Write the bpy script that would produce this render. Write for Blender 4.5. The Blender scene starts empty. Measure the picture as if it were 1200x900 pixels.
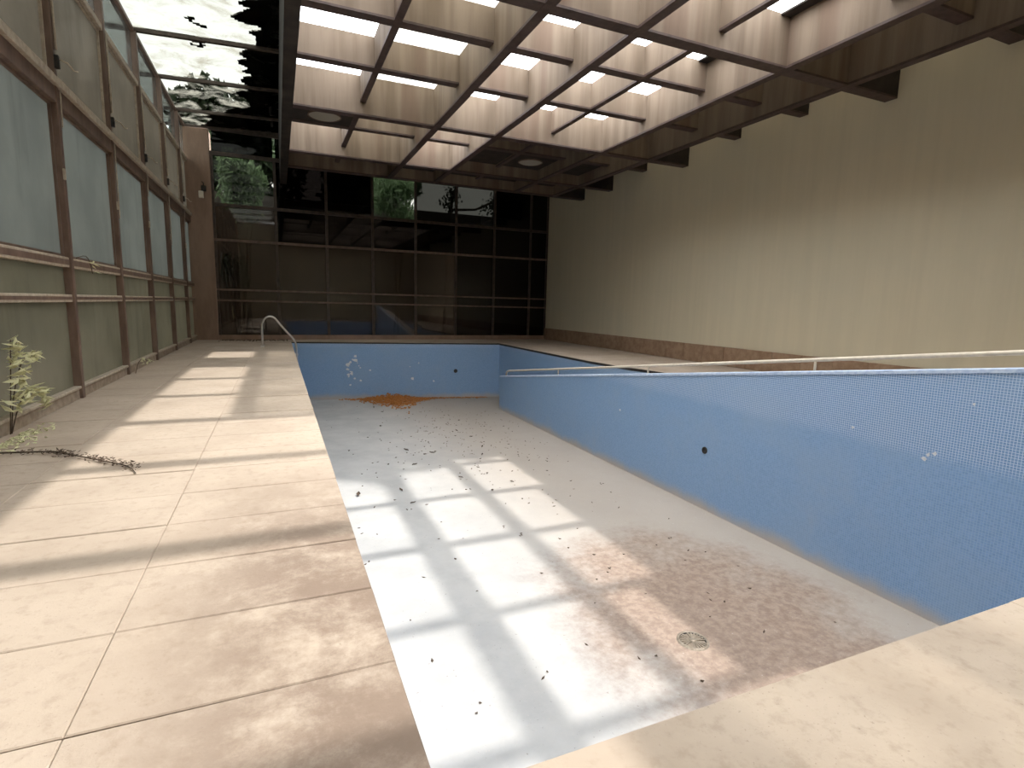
import bpy, bmesh, math, random
from mathutils import Vector, Matrix, noise as mnoise
random.seed(7)
S = bpy.context.scene
COL = S.collection

# ------------------------------------------------------------------ camera
cam_data = bpy.data.cameras.new('camera')
cam = bpy.data.objects.new('camera', cam_data)
COL.objects.link(cam)
v1 = Vector((325-600, 351-450, 635.)); v2 = Vector((2087-600, 395-450, 635.))
Yc = v1.normalized(); Xc = (v2 - Yc*v2.dot(Yc)).normalized(); Zc = Xc.cross(Yc)
if Zc.y > 0: Zc = -Zc
right = Vector((Xc.x, Yc.x, Zc.x)); up = -Vector((Xc.y, Yc.y, Zc.y)); back = -Vector((Xc.z, Yc.z, Zc.z))
M = Matrix((right, up, back)).transposed().to_4x4()
M.translation = Vector((0, 0, 1.4))
cam.matrix_world = M
cam_data.sensor_width = 36.0
cam_data.lens = 635/1200*36
cam_data.clip_start = 0.05
S.camera = cam

# ------------------------------------------------------------------ light
world = bpy.data.worlds.new('world'); S.world = world
world.use_nodes = True
bg = world.node_tree.nodes['Background']
bg.inputs['Color'].default_value = (0.97, 0.98, 1.0, 1)
bg.inputs['Strength'].default_value = 5.0
sun_data = bpy.data.lights.new('sun', 'SUN')
sun_data.energy = 2.35
sun_data.angle = math.radians(1.3)
sun_data.color = (1.0, 0.965, 0.92)
sun = bpy.data.objects.new('sun', sun_data); COL.objects.link(sun)
sun.location = (6, 8, 14)
sun.rotation_euler = (0, math.atan(0.385), 0)      # comes over the beige wall, steeply
S.view_settings.view_transform = 'Standard'
S.view_settings.look = 'None'
S.view_settings.exposure = 0.80
S.view_settings.gamma = 1
S.cycles.max_bounces = 10
S.cycles.diffuse_bounces = 5
S.cycles.transparent_max_bounces = 24
S.cycles.sample_clamp_indirect = 8

# ------------------------------------------------------------------ node helpers
class NT:
    def __init__(self, name):
        self.m = bpy.data.materials.new(name); self.m.use_nodes = True
        self.t = self.m.node_tree; self.t.nodes.clear()
        self.out = self.n('ShaderNodeOutputMaterial')
        self.pos = self.n('ShaderNodeNewGeometry').outputs['Position']
    def n(self, kind, **kw):
        x = self.t.nodes.new(kind)
        for k, v in kw.items(): setattr(x, k, v)
        return x
    def link(self, a, b): self.t.links.new(a, b)
    def put(self, sock, v):
        if isinstance(v, bpy.types.NodeSocket): self.link(v, sock)
        elif isinstance(v, (tuple, list)) and sock.type == 'RGBA': sock.default_value = (*v[:3], 1)
        else: sock.default_value = v
    def mapv(self, scale=(1, 1, 1), loc=(0, 0, 0), vec=None):
        x = self.n('ShaderNodeMapping'); self.link(vec or self.pos, x.inputs['Vector'])
        x.inputs['Scale'].default_value = scale; x.inputs['Location'].default_value = loc
        return x.outputs['Vector']
    def noise(self, scale=3., detail=4., rough=.55, vec=None, dist=0.):
        x = self.n('ShaderNodeTexNoise'); self.link(vec or self.pos, x.inputs['Vector'])
        x.inputs['Scale'].default_value = scale; x.inputs['Detail'].default_value = detail
        x.inputs['Roughness'].default_value = rough; x.inputs['Distortion'].default_value = dist
        return x.outputs['Fac']
    def ramp(self, fac, a, b, smooth=True):
        x = self.n('ShaderNodeMapRange'); x.interpolation_type = 'SMOOTHSTEP' if smooth else 'LINEAR'
        self.put(x.inputs['Value'], fac); x.inputs['From Min'].default_value = a; x.inputs['From Max'].default_value = b
        return x.outputs['Result']
    def math(self, op, a, b=0.):
        x = self.n('ShaderNodeMath', operation=op); self.put(x.inputs[0], a); self.put(x.inputs[1], b)
        return x.outputs[0]
    def mix(self, fac, a, b, blend='MIX'):
        x = self.n('ShaderNodeMix', data_type='RGBA', blend_type=blend)
        self.put(x.inputs[0], fac); self.put(x.inputs[6], a); self.put(x.inputs[7], b)
        return x.outputs[2]
    def xyz(self):
        x = self.n('ShaderNodeSeparateXYZ'); self.link(self.pos, x.inputs[0]); return x.outputs
    def rand(self): return self.n('ShaderNodeObjectInfo').outputs['Random']
    def bump(self, h, strength=.3, dist=.01):
        x = self.n('ShaderNodeBump'); self.put(x.inputs['Height'], h)
        x.inputs['Strength'].default_value = strength; x.inputs['Distance'].default_value = dist
        return x.outputs['Normal']
    def bsdf(self, color, rough=.7, metal=0., normal=None, spec=.3):
        b = self.n('ShaderNodeBsdfPrincipled')
        self.put(b.inputs['Base Color'], color); self.put(b.inputs['Roughness'], rough)
        b.inputs['Metallic'].default_value = metal; b.inputs['Specular IOR Level'].default_value = spec
        if normal is not None: self.link(normal, b.inputs['Normal'])
        return b.outputs[0]
    def mixs(self, fac, a, b):
        x = self.n('ShaderNodeMixShader'); self.put(x.inputs[0], fac); self.link(a, x.inputs[1]); self.link(b, x.inputs[2])
        return x.outputs[0]
    def done(self, shader): self.link(shader, self.out.inputs['Surface']); return self.m

def simple(name, c1, c2, scale=6., rough=.6, metal=0., bump=.15, stretch=(1, 1, 1), spec=.3, bd=.004):
    k = NT(name); v = k.mapv(stretch)
    f = k.noise(scale, 5, .6, v)
    col = k.mix(k.ramp(f, .3, .7), c1, c2)
    return k.done(k.bsdf(col, rough, metal, k.bump(f, bump, bd), spec))

MAT = {}
# --- stone pavers
def paver_mat():
    k = NT('sandstone')
    n1 = k.noise(1.3, 5, .6); n2 = k.noise(14, 6, .65); n3 = k.noise(70, 4, .7)
    base = k.mix(k.ramp(n1, .3, .7), (.405, .33, .26), (.49, .408, .328))
    base = k.mix(k.math('MULTIPLY', k.rand(), .35), base, (.46, .375, .29))
    base = k.mix(k.math('MULTIPLY', k.ramp(n2, .48, .72), .5), base, (.33, .26, .195))
    o = k.xyz()
    near_edge = k.math('MULTIPLY', k.math('MULTIPLY', k.ramp(o[0], -.9, .1), k.ramp(o[0], .75, .4)), k.ramp(o[1], 5.5, 2.6))
    patch = k.math('MULTIPLY', near_edge, k.ramp(k.noise(2.1, 8, .75, k.mapv((1, 1, 1), (4, 1, 0)), .12), .30, .58))
    base = k.mix(k.math('MULTIPLY', patch, .85), base, (.205, .148, .112))
    pits = k.math('MULTIPLY', k.ramp(n3, .62, .70), k.ramp(n1, .35, .6))
    base = k.mix(k.math('MULTIPLY', pits, .55), base, (.2, .155, .12))
    hgt = k.math('ADD', k.math('MULTIPLY', n2, .5), k.math('MULTIPLY', n3, .6))
    return k.done(k.bsdf(base, .85, 0, k.bump(hgt, .45, .006), .2))
MAT['paver'] = paver_mat()
MAT['bed'] = simple('mortar_bed', (.07, .052, .04), (.12, .09, .07), 20, .95)

# --- mosaic tile (axis 0: tiles run along x, axis 1: along y)
def mosaic(name, axis, faded=True):
    k = NT(name); o = k.xyz()
    c = k.n('ShaderNodeCombineXYZ'); k.link(o[axis], c.inputs[0]); k.link(o[2], c.inputs[1])
    b = k.n('ShaderNodeTexBrick', offset=0.0, squash=1.0)
    k.link(c.outputs[0], b.inputs['Vector'])
    b.inputs['Scale'].default_value = 1.0
    b.inputs['Mortar Size'].default_value = .0028
    b.inputs['Mortar Smooth'].default_value = .15
    b.inputs['Bias'].default_value = 0
    b.inputs['Brick Width'].default_value = .028; b.inputs['Row Height'].default_value = .028
    b.inputs['Color1'].default_value = (0, 0, 0, 1); b.inputs['Color2'].default_value = (1, 1, 1, 1)
    grout = b.outputs['Fac']
    cell = k.n('ShaderNodeSeparateColor'); k.link(b.outputs['Color'], cell.inputs[0])
    n1 = k.noise(1.1, 5, .6); n2 = k.noise(1.0, 5, .65, k.mapv((1.2, 1.2, .5)))
    tile = k.mix(cell.outputs[0], (.19, .32, .52), (.235, .375, .59))
    tile = k.mix(k.math('MULTIPLY', k.ramp(n1, .42, .72), .45), tile, (.29, .385, .51))
    tile = k.mix(k.math('MULTIPLY', k.ramp(n2, .58, .75), .3), tile, (.36, .39, .45))
    above = k.ramp(k.math('ADD', o[2], k.math('MULTIPLY', k.math('SUBTRACT', n1, .5), .10)), -.24, -.06)
    tile = k.mix(k.math('MULTIPLY', above, .35), tile, (.15, .265, .45))
    g_hi = (.54, .63, .76); g_lo = (.30, .42, .58)
    gcol = k.mix(above, g_lo, g_hi)
    col = k.mix(grout, tile, gcol)
    dirt = k.ramp(k.math('ADD', o[2], k.math('MULTIPLY', n2, .34)), -1.60, -1.86)
    col = k.mix(dirt, col, (.47, .42, .37))
    hgt = k.math('SUBTRACT', 1.0, grout)
    return k.done(k.bsdf(col, k.math('ADD', .42, k.math('MULTIPLY', dirt, .4)), 0, k.bump(hgt, .25, .002), .3))
MAT['mosaic_x'] = mosaic('blue_mosaic_end', 0)
MAT['mosaic_y'] = mosaic('blue_mosaic_side', 1)

# --- pool floor: white paint, a rusty silt stain round the drain
def floor_mat():
    k = NT('painted_pool_floor'); o = k.xyz()
    n1 = k.noise(1.1, 6, .65); n2 = k.noise(9, 6, .7); n3 = k.noise(40, 4, .6)
    base = k.mix(k.ramp(n1, .3, .7), (.405, .398, .388), (.50, .49, .472))
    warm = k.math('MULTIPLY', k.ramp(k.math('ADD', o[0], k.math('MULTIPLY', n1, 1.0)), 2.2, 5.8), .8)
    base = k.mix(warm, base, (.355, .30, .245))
    dx = k.math('DIVIDE', k.math('SUBTRACT', o[0], 4.45), 1.75); dy = k.math('DIVIDE', k.math('SUBTRACT', o[1], 4.25), 2.35)
    r = k.math('ADD', k.math('MULTIPLY', dx, dx), k.math('MULTIPLY', dy, dy))
    r = k.math('ADD', r, k.math('MULTIPLY', k.math('SUBTRACT', n1, .5), 2.0))
    r = k.math('ADD', r, k.math('MULTIPLY', k.math('SUBTRACT', n2, .5), .9))
    st = k.ramp(r, 1.45, .1)
    base = k.mix(k.math('MULTIPLY', st, .85), base, k.mix(k.ramp(n2, .35, .65), (.225, .152, .112), (.345, .25, .187)))
    fl = k.math('MULTIPLY', k.ramp(n3, .60, .68), k.ramp(n2, .45, .6))
    base = k.mix(k.math('MULTIPLY', fl, .55), base, (.56, .5, .45))
    sp = k.ramp(k.noise(26, 3, .5, k.mapv((1, 1, 1), (3, 8, 0))), .69, .73)
    base = k.mix(k.math('MULTIPLY', sp, .6), base, (.2, .17, .15))
    return k.done(k.bsdf(base, .7, 0, k.bump(n3, .2, .003), .25))
MAT['pool_floor'] = floor_mat()

# --- beige wall
def wall_mat():
    k = NT('beige_render')
    s = k.noise(5, 5, .6, k.mapv((1, 1, .05))); b = k.noise(.45, 4, .6); f = k.noise(60, 3, .6)
    col = k.mix(k.ramp(s, .3, .7), (.60, .53, .385), (.64, .565, .41))
    col = k.mix(k.math('MULTIPLY', k.ramp(b, .35, .7), .5), col, (.56, .515, .385))
    return k.done(k.bsdf(col, .9, 0, k.bump(k.math('ADD', s, f), .2, .004), .15))
MAT['wall'] = wall_mat()
MAT['skirting'] = simple('reddish_stone', (.26, .165, .105), (.36, .245, .16), 5, .85)

# --- lattice beams: stained buff boards
def beam_mat():
    k = NT('stained_buff_board')
    s = k.noise(3.4, 4, .6, k.mapv((1, 1, .07))); t = k.noise(1.4, 2, .5, k.mapv((1, 1, .05), (3, 5, 0))); g = k.noise(40, 3, .6, k.mapv((1, 1, .05)))
    col = k.mix(k.ramp(s, .32, .68), (.148, .112, .08), (.218, .170, .127))
    col = k.mix(k.math('MULTIPLY', k.ramp(t, .56, .66), .65), col, (.135, .09, .065))
    col = k.mix(k.math('MULTIPLY', k.ramp(g, .5, .7), .2), col, (.18, .13, .095))
    return k.done(k.bsdf(col, .8, 0, k.bump(g, .15, .003), .2))
MAT['beam'] = beam_mat()
MAT['beam_under_shade'] = simple('dark_brown_under_shade', (.055, .036, .032), (.085, .057, .048), 8, .6)  # weak light on the beam undersides painted as dark brown
MAT['dark_panel'] = simple('near_black_panel', (.022, .018, .016), (.045, .036, .03), 3, .8)
MAT['frame'] = simple('brown_steel', (.125, .082, .062), (.19, .13, .098), 7, .55, stretch=(1, 1, .3))
MAT['frame_back'] = simple('dark_bronze', (.05, .036, .028), (.085, .062, .048), 7, .5)
MAT['ledge'] = simple('pale_ledge', (.36, .30, .235), (.5, .43, .34), 12, .8)  # paler tone for rails, sills and rods
MAT['curb'] = simple('cement_curb', (.27, .215, .165), (.40, .335, .26), 9, .9)
MAT['column'] = simple('brown_column', (.24, .16, .115), (.33, .225, .165), 3, .8, stretch=(1, 1, .3))
MAT['chrome'] = simple('steel_tube', (.62, .60, .57), (.72, .70, .66), 20, .35, .85)
MAT['cream'] = simple('cream_enamel', (.62, .54, .43), (.72, .64, .52), 14, .5)
MAT['white_box'] = simple('off_white_plastic', (.6, .56, .47), (.7, .66, .56), 20, .5)
MAT['black'] = simple('black_iron', (.02, .018, .017), (.04, .035, .03), 20, .6)
MAT['bronze'] = simple('dull_grate', (.20, .165, .125), (.32, .27, .21), 30, .5, .4)
MAT['garden_wall'] = simple('dark_stone', (.035, .03, .026), (.07, .058, .048), 2, .9)
MAT['soil'] = simple('dark_soil', (.04, .033, .025), (.07, .055, .04), 3, .95)
MAT['bark'] = simple('bark', (.06, .042, .03), (.11, .08, .055), 12, .9)
MAT['debris'] = simple('leaf_mould', (.012, .009, .007), (.05, .035, .022), 9, .95, bump=.5)

def leaf_mat(name, a, b, trans=.35):
    k = NT(name); col = k.mix(k.noise(30, 2, .5), a, b)
    d = k.bsdf(col, .6); t = k.n('ShaderNodeBsdfTranslucent'); k.put(t.inputs[0], col)
    return k.done(k.mixs(trans, d, t.outputs[0]))
MAT['leaf'] = leaf_mat('green_leaf', (.09, .17, .075), (.33, .45, .25))
MAT['leaf_dark'] = leaf_mat('dark_green_leaf', (.01, .02, .008), (.03, .05, .018), .2)
MAT['leaf_pale'] = leaf_mat('pale_leaf', (.62, .62, .36), (.78, .76, .52))
MAT['dead_leaf'] = leaf_mat('orange_dead_leaf', (.30, .10, .025), (.68, .30, .085), .15)
MAT['litter'] = leaf_mat('brown_dead_leaf', (.045, .03, .02), (.13, .085, .055), .1)
MAT['top_highlight'] = simple('pale_blue_highlight', (.40, .50, .68), (.58, .66, .78), 18, .5)  # highlight along the ramp wall top painted as a pale blue strip
MAT['chip'] = simple('bare_plaster', (.6, .6, .58), (.75, .74, .72), 30, .9)

# --- glazing
def frosted(name, a, b, trans=.62, gloss=.10):
    k = NT(name)
    n = k.noise(.8, 5, .6); s = k.noise(3, 4, .6, k.mapv((1, 1, .15)))
    col = k.mix(k.ramp(n, .3, .7), a, b)
    col = k.mix(k.math('MULTIPLY', k.ramp(s, .5, .75), .35), col, tuple(x*.62 for x in a))
    col = k.mix(k.math('MULTIPLY', k.rand(), .3), col, tuple(x*.8 for x in b))
    t = k.n('ShaderNodeBsdfTranslucent'); k.put(t.inputs[0], col)
    d = k.n('ShaderNodeBsdfDiffuse'); k.put(d.inputs[0], col)
    g = k.n('ShaderNodeBsdfGlossy'); g.inputs['Roughness'].default_value = .22; g.inputs[0].default_value = (.8, .8, .8, 1)
    return k.done(k.mixs(gloss, k.mixs(trans, d.outputs[0], t.outputs[0]), g.outputs[0]))
MAT['frost'] = frosted('frosted_grey_glass', (.215, .226, .212), (.262, .274, .255))
MAT['frost_low'] = frosted('frosted_green_glass', (.185, .178, .14), (.235, .226, .18))
MAT['buff_glass'] = frosted('buff_screen_glass', (.185, .172, .145), (.245, .228, .195), .6, .04)

def clear(name, tint, dirt, lo, hi, gloss=.06, scale=2.2, dcol=(.5, .48, .42)):
    k = NT(name)
    tr = k.n('ShaderNodeBsdfTransparent'); k.put(tr.inputs[0], tint)
    gl = k.n('ShaderNodeBsdfGlossy'); gl.inputs['Roughness'].default_value = .03; gl.inputs[0].default_value = (.9, .9, .9, 1)
    tl = k.n('ShaderNodeBsdfTranslucent'); k.put(tl.inputs[0], dcol)
    m = k.math('MULTIPLY', k.ramp(k.noise(scale, 7, .65, dist=.6), lo, hi), dirt)
    return k.done(k.mixs(gloss, k.mixs(m, tr.outputs[0], tl.outputs[0]), gl.outputs[0]))
MAT['roof_glass'] = clear('dirty_roof_glass', (.36, .365, .345), .85, .46, .74, .02, 1.6, (.24, .23, .20))
MAT['clerestory'] = clear('dusty_clear_glass', (.42, .44, .43), .5, .4, .8, .03, 2.2, (.10, .10, .092))
MAT['skylight'] = clear('skylight_glass', (.96, .96, .96), .35, .6, .8, .02)
MAT['tinted'] = clear('bronze_tinted_glass', (.24, .21, .18), .06, .5, .8, .045, 1.5, (.2, .17, .14))
MAT['tinted_dark'] = clear('near_black_glass', (.028, .025, .023), .03, .5, .8, .03, 1.5, (.12, .1, .08))
MAT['skylight_dusty'] = clear('dusty_skylight_glass', (.72, .72, .70), .55, .25, .7, .02)
MAT['sky_grey'] = clear('smoke_glass', (.085, .085, .078), .10, .5, .8, .02, 1.5, (.1, .1, .1))
MAT['grey_glass'] = clear('grey_glass', (.36, .36, .34), .12, .5, .8, .012, 1.5, (.1, .1, .09))
k = NT('opal_diffuser'); t = k.n('ShaderNodeBsdfTranslucent'); k.put(t.inputs[0], (.5, .48, .42))
MAT['opal'] = k.done(k.mixs(.4, k.bsdf((.50, .47, .40), .5), t.outputs[0]))

k = NT('dim_fill_roof'); t = k.n('ShaderNodeBsdfTranslucent'); k.put(t.inputs[0], (.20, .185, .155)); MAT['fill_roof'] = k.done(t.outputs[0])  # translucent lid added to let in light for the beams below

# ------------------------------------------------------------------ mesh helpers
def box(bm, x0, x1, y0, y1, z0, z1, mi=0):
    vs = [bm.verts.new(p) for p in ((x0,y0,z0),(x1,y0,z0),(x1,y1,z0),(x0,y1,z0),(x0,y0,z1),(x1,y0,z1),(x1,y1,z1),(x0,y1,z1))]
    fs = [(3,2,1,0),(4,5,6,7),(0,1,5,4),(1,2,6,5),(2,3,7,6),(3,0,4,7)]
    out = []
    for f in fs:
        g = bm.faces.new([vs[i] for i in f]); g.material_index = mi; out.append(g)
    return out
def tube(bm, pts, r, seg=10, mi=0, caps=True):
    pts = [Vector(p) for p in pts]; rings = []
    rs = r if isinstance(r, (list, tuple)) else [r]*len(pts)
    ref = Vector((0, 0, 1))
    for i, p in enumerate(pts):
        d = (pts[min(i+1, len(pts)-1)] - pts[max(i-1, 0)]).normalized()
        a = d.cross(ref)
        if a.length < .05: a = d.cross(Vector((0, 1, 0)))
        a.normalize(); b = a.cross(d).normalized(); ref = b
        rings.append([bm.verts.new(p + (a*math.cos(2*math.pi*j/seg) + b*math.sin(2*math.pi*j/seg))*rs[i]) for j in range(seg)])
    for i in range(len(rings)-1):
        for j in range(seg):
            f = bm.faces.new((rings[i][j], rings[i][(j+1) % seg], rings[i+1][(j+1) % seg], rings[i+1][j])); f.smooth = True; f.material_index = mi
    if caps:
        bm.faces.new(list(reversed(rings[0]))).material_index = mi; bm.faces.new(rings[-1]).material_index = mi
def lathe(bm, prof, c, seg=28, mi=0, axis='Z'):
    rings = []
    for r, h in prof:
        ring = []
        for j in range(seg):
            a = 2*math.pi*j/seg
            p = (r*math.cos(a), r*math.sin(a), h)
            if axis == 'X': p = (h, r*math.cos(a), r*math.sin(a))
            if axis == 'Y': p = (r*math.cos(a), h, r*math.sin(a))
            ring.append(bm.verts.new(Vector(c) + Vector(p)))
        rings.append(ring)
    for i in range(len(rings)-1):
        for j in range(seg):
            f = bm.faces.new((rings[i][j], rings[i][(j+1) % seg], rings[i+1][(j+1) % seg], rings[i+1][j])); f.smooth = True; f.material_index = mi
    for ring in (rings[0], rings[-1]):
        if (ring[0].co - ring[seg//2].co).length > 1e-4: bm.faces.new(ring).material_index = mi
def leafquad(bm, c, L, W, fold=.3, mi=0, up=None, rnd=random):
    th = rnd.uniform(0, 2*math.pi)
    if up is None:
        z = Vector((rnd.uniform(-1, 1), rnd.uniform(-1, 1), rnd.uniform(-1, 1))).normalized()
    else: z = (Vector((0, 0, 1)) + Vector((rnd.uniform(-1, 1), rnd.uniform(-1, 1), 0))*up).normalized()
    x = z.cross(Vector((math.cos(th), math.sin(th), .13))).normalized(); y = z.cross(x)
    c = Vector(c)
    a = bm.verts.new(c - x*L/2); b = bm.verts.new(c + x*L/2)
    m1 = bm.verts.new(c + z*fold*W*.2); l = bm.verts.new(c + y*W/2 - z*fold*W*.3 + x*L*.05); r_ = bm.verts.new(c - y*W/2 - z*fold*W*.3 + x*L*.05)
    for f in ((a, r_, m1), (r_, b, m1), (b, l, m1), (l, a, m1)):
        q = bm.faces.new(f); q.material_index = mi

def obj(name, bm, mats, parent=None, loc=None, bevel=0):
    if bevel:
        bmesh.ops.bevel(bm, geom=[e for e in bm.edges], offset=bevel, segments=1, affect='EDGES')
    me = bpy.data.meshes.new(name); bm.normal_update(); bm.to_mesh(me); bm.free()
    for m in (mats if isinstance(mats, (list, tuple)) else [mats]): me.materials.append(m)
    o = bpy.data.objects.new(name, me); COL.objects.link(o)
    if parent: o.parent = parent
    if loc: o.location = loc
    return o
def inst(src, name, parent, loc=None):
    o = src.copy(); o.name = name; COL.objects.link(o); o.parent = parent
    if loc is not None: o.location = loc
    return o
def boxobj(name, dims, mat, parent=None, bevel=0):
    bm = bmesh.new(); box(bm, *dims); return obj(name, bm, mat, parent, bevel=bevel)
def empty(name, loc=(0, 0, 0)):
    o = bpy.data.objects.new(name, None); COL.objects.link(o); o.location = loc; o.empty_display_size = .2; return o
def tag(o, label, cat, group=None):
    o['label'] = label; o['category'] = cat
    if group: o['group'] = group
    return o
def struct(o, label=None):
    o['kind'] = 'structure'
    if label: o['label'] = label
    return o
def stuff(o): o['kind'] = 'stuff'; return o

# ------------------------------------------------------------------ dimensions
XW, XR = -2.54, 10.5            # glazed wall, beige wall
PL, PR, PN = 0.384, 7.5, 1.335  # pool edges: left, right, near
YB = 20.9                       # back glass wall
DZ = -2.0                       # pool floor
def yfar(x): return 19.8 - (x-PL)*(19.8-18.6)/(PR-PL)

# ------------------------------------------------------------------ floor (deck bed) and pavers
bm = bmesh.new()
def prism(bm, poly, z0, z1, mi=0):
    lo = [bm.verts.new((x, y, z0)) for x, y in poly]; hi = [bm.verts.new((x, y, z1)) for x, y in poly]
    n = len(poly)
    bm.faces.new(list(reversed(lo))).material_index = mi; bm.faces.new(hi).material_index = mi
    for i in range(n):
        bm.faces.new((lo[i], lo[(i+1) % n], hi[(i+1) % n], hi[i])).material_index = mi
BT = -.045
prism(bm, [(XW-.1, -3), (PL-.03, -3), (PL-.03, YB+.1), (XW-.1, YB+.1)], -.35, BT)
prism(bm, [(PL-.03, -3), (XR, -3), (XR, PN-.03), (PL-.03, PN-.03)], -.35, BT)
prism(bm, [(PL-.03, yfar(PL)+.03), (PR+.03, yfar(PR)+.03), (PR+.03, YB+.1), (PL-.03, YB+.1)], -.35, BT)
RE = [(PR, yfar(PR)), (PR, 12.2), (7.62, 11.0), (7.95, 9.4), (8.3, 8.4), (8.5, 6.0), (8.5, PN)]
prism(bm, [(x+.03, y) for x, y in RE] + [(XR, PN), (XR, YB+.1), (PR+.03, YB+.1)], -.35, BT)
floor = struct(obj('floor', bm, MAT['bed']))

def paver_mesh(w, l, t=.045):
    bm = bmesh.new(); g = .0032
    box(bm, .0012, w-.0012, g, l-g, -t, 0)
    bmesh.ops.bevel(bm, geom=[e for e in bm.edges if abs(e.verts[0].co.z) < 1e-6 and abs(e.verts[1].co.z) < 1e-6], offset=.005, segments=1, affect='EDGES')
    return bm
protos = {}
def place_paver(x, y, w, l):
    key = (round(w, 3), round(l, 3))
    z = random.uniform(-.004, .0015)
    if key not in protos:
        o = obj('paver', paver_mesh(w, l), MAT['paver'], floor, (x, y, z)); protos[key] = o
    else: o = inst(protos[key], 'paver', floor, (x, y, z))
    o.rotation_euler = (random.uniform(-.002, .002), random.uniform(-.002, .002), random.uniform(-.0022, .0022))
y = 1.978 - 8*.6
cols = [(PL-1.062, 1.062), (PL-2.13, 1.068), (XW, PL-2.13-XW)]
while y < YB:
    l = min(.6, YB - y)
    for x0, w in cols: place_paver(x0, y, w, l)
    y += .6
for j in range(2):                               # near coping beside the pool end
    x = PL
    while x < XR-.2:
        w = 2.936 if x < 1 else min(1.2, XR-x); place_paver(x, PN-.62*(j+1), w, .62); x += w
def irregular(poly):                             # pavers cut to the skewed far and right edges
    bm = bmesh.new(); prism(bm, poly, -.045, 0); o = obj('paver', bm, MAT['paver'], floor); o.location.z = random.uniform(-.003, .001)
x = PL
while x < PR-.1:
    w = min(.9, PR-x); g = .005
    irregular([(x+g, yfar(x)), (x+w-g, yfar(x+w)), (x+w-g, YB), (x+g, YB)]); x += w
ys = [YB, 19.4, 18.0, 16.6, 15.2, 13.8, 12.4, 11.0, 9.6, 8.2, 6.8, 5.4, 4.0, 2.6, PN]
def xre(y):
    if y > RE[0][1]: return PR
    for (xa, ya), (xb, yb) in zip(RE, RE[1:]):
        if yb <= y <= ya: return xa + (xb-xa)*(ya-y)/max(1e-6, ya-yb)
    return 8.5
for a, b in zip(ys, ys[1:]):
    for u0, u1 in ((0, .5), (.5, 1)):
        xa, xb = xre(a), xre(b); g = .005
        irregular([(xb+(XR-xb)*u0+g, b+g), (xb+(XR-xb)*u1-g, b+g), (xa+(XR-xa)*u1-g, a-g), (xa+(XR-xa)*u0+g, a-g)])

# ------------------------------------------------------------------ swimming pool
pool = tag(empty('swimming_pool', (PL, PN, DZ)), 'long empty swimming pool with pale painted floor and blue mosaic walls', 'pool')
def pchild(name, bm, mats):
    o = obj(name, bm, mats); o.parent = pool; o.matrix_parent_inverse = Matrix.Translation((-PL, -PN, -DZ)); return o
bm = bmesh.new(); prism(bm, [(PL-.05, PN-.05), (8.6, PN-.05), (8.6, 18.8), (PL-.05, 20.0)], DZ-.1, DZ); pchild('pool_floor', bm, MAT['pool_floor'])
bm = bmesh.new(); box(bm, PL-.03, PL-.008, PN-.02, 19.85, DZ, -.05); pchild('side_wall', bm, MAT['mosaic_y'])
bm = bmesh.new(); box(bm, PL, 8.5, PN-.025, PN-.001, DZ, -.05); pchild('near_wall', bm, MAT['mosaic_x'])
bm = bmesh.new(); prism(bm, [(PL, yfar(PL)), (PR+.02, yfar(PR+.02)), (PR+.02, yfar(PR)+.03), (PL, yfar(PL)+.03)], DZ, -.05); pchild('far_wall', bm, MAT['mosaic_x'])
bm = bmesh.new()
for (xa, ya), (xb, yb) in zip(RE, RE[1:]):
    prism(bm, [(xa, ya), (xb, yb), (xb+.028, yb), (xa+.028, ya)], DZ, -.05)
pchild('side_wall', bm, MAT['mosaic_y'])
bm = bmesh.new(); prism(bm, [(PL, yfar(PL)-.012), (PR, yfar(PR)-.012), (PR, yfar(PR)+.02), (PL, yfar(PL)+.02)], -.05, -.006)
o = pchild('edge_joint', bm, MAT['black']); o['label'] = 'dark open joint under the far coping'
bm = bmesh.new()
for (xa, ya), (xb, yb) in zip(RE[:4], RE[1:4]):
    prism(bm, [(xa-.01, ya), (xb-.01, yb), (xb+.03, yb), (xa+.03, ya)], -.06, -.006)
pchild('edge_joint', bm, MAT['black'])
# inlet on the far wall, missing-tile scars
bm = bmesh.new(); lathe(bm, [(.07, 0), (.07, -.012), (.045, -.02), (.04, -.006), (.0001, -.006)], (5.9, yfar(5.9), -1.02), 18, axis='Y'); pchild('inlet', bm, MAT['black'])
bm = bmesh.new(); rr = random.Random(3)
for i in range(26):
    cx, cz = 2.33 + rr.gauss(0, .16), -.93 + rr.gauss(0, .26)
    if i > 20: cx, cz = rr.uniform(1.5, 6.3), rr.uniform(-1.9, -.6)
    s = rr.uniform(.02, .075); yy = yfar(cx)-.006
    vs = [bm.verts.new((cx+s*math.cos(a)*rr.uniform(.6, 1.3), yy, cz+s*math.sin(a)*rr.uniform(.5, 1.1))) for a in (0, .9, 1.9, 2.8, 3.8, 5.2)]
    f = bmesh.ops.extrude_face_region(bm, geom=[bm.faces.new(vs)])
    bmesh.ops.translate(bm, verts=[v for v in f['geom'] if isinstance(v, bmesh.types.BMVert)], vec=(0, .008, 0))
o = stuff(pchild('bare_patch', bm, MAT['chip'])); o['label'] = 'scattered bare patches where mosaic tiles are missing'
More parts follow.
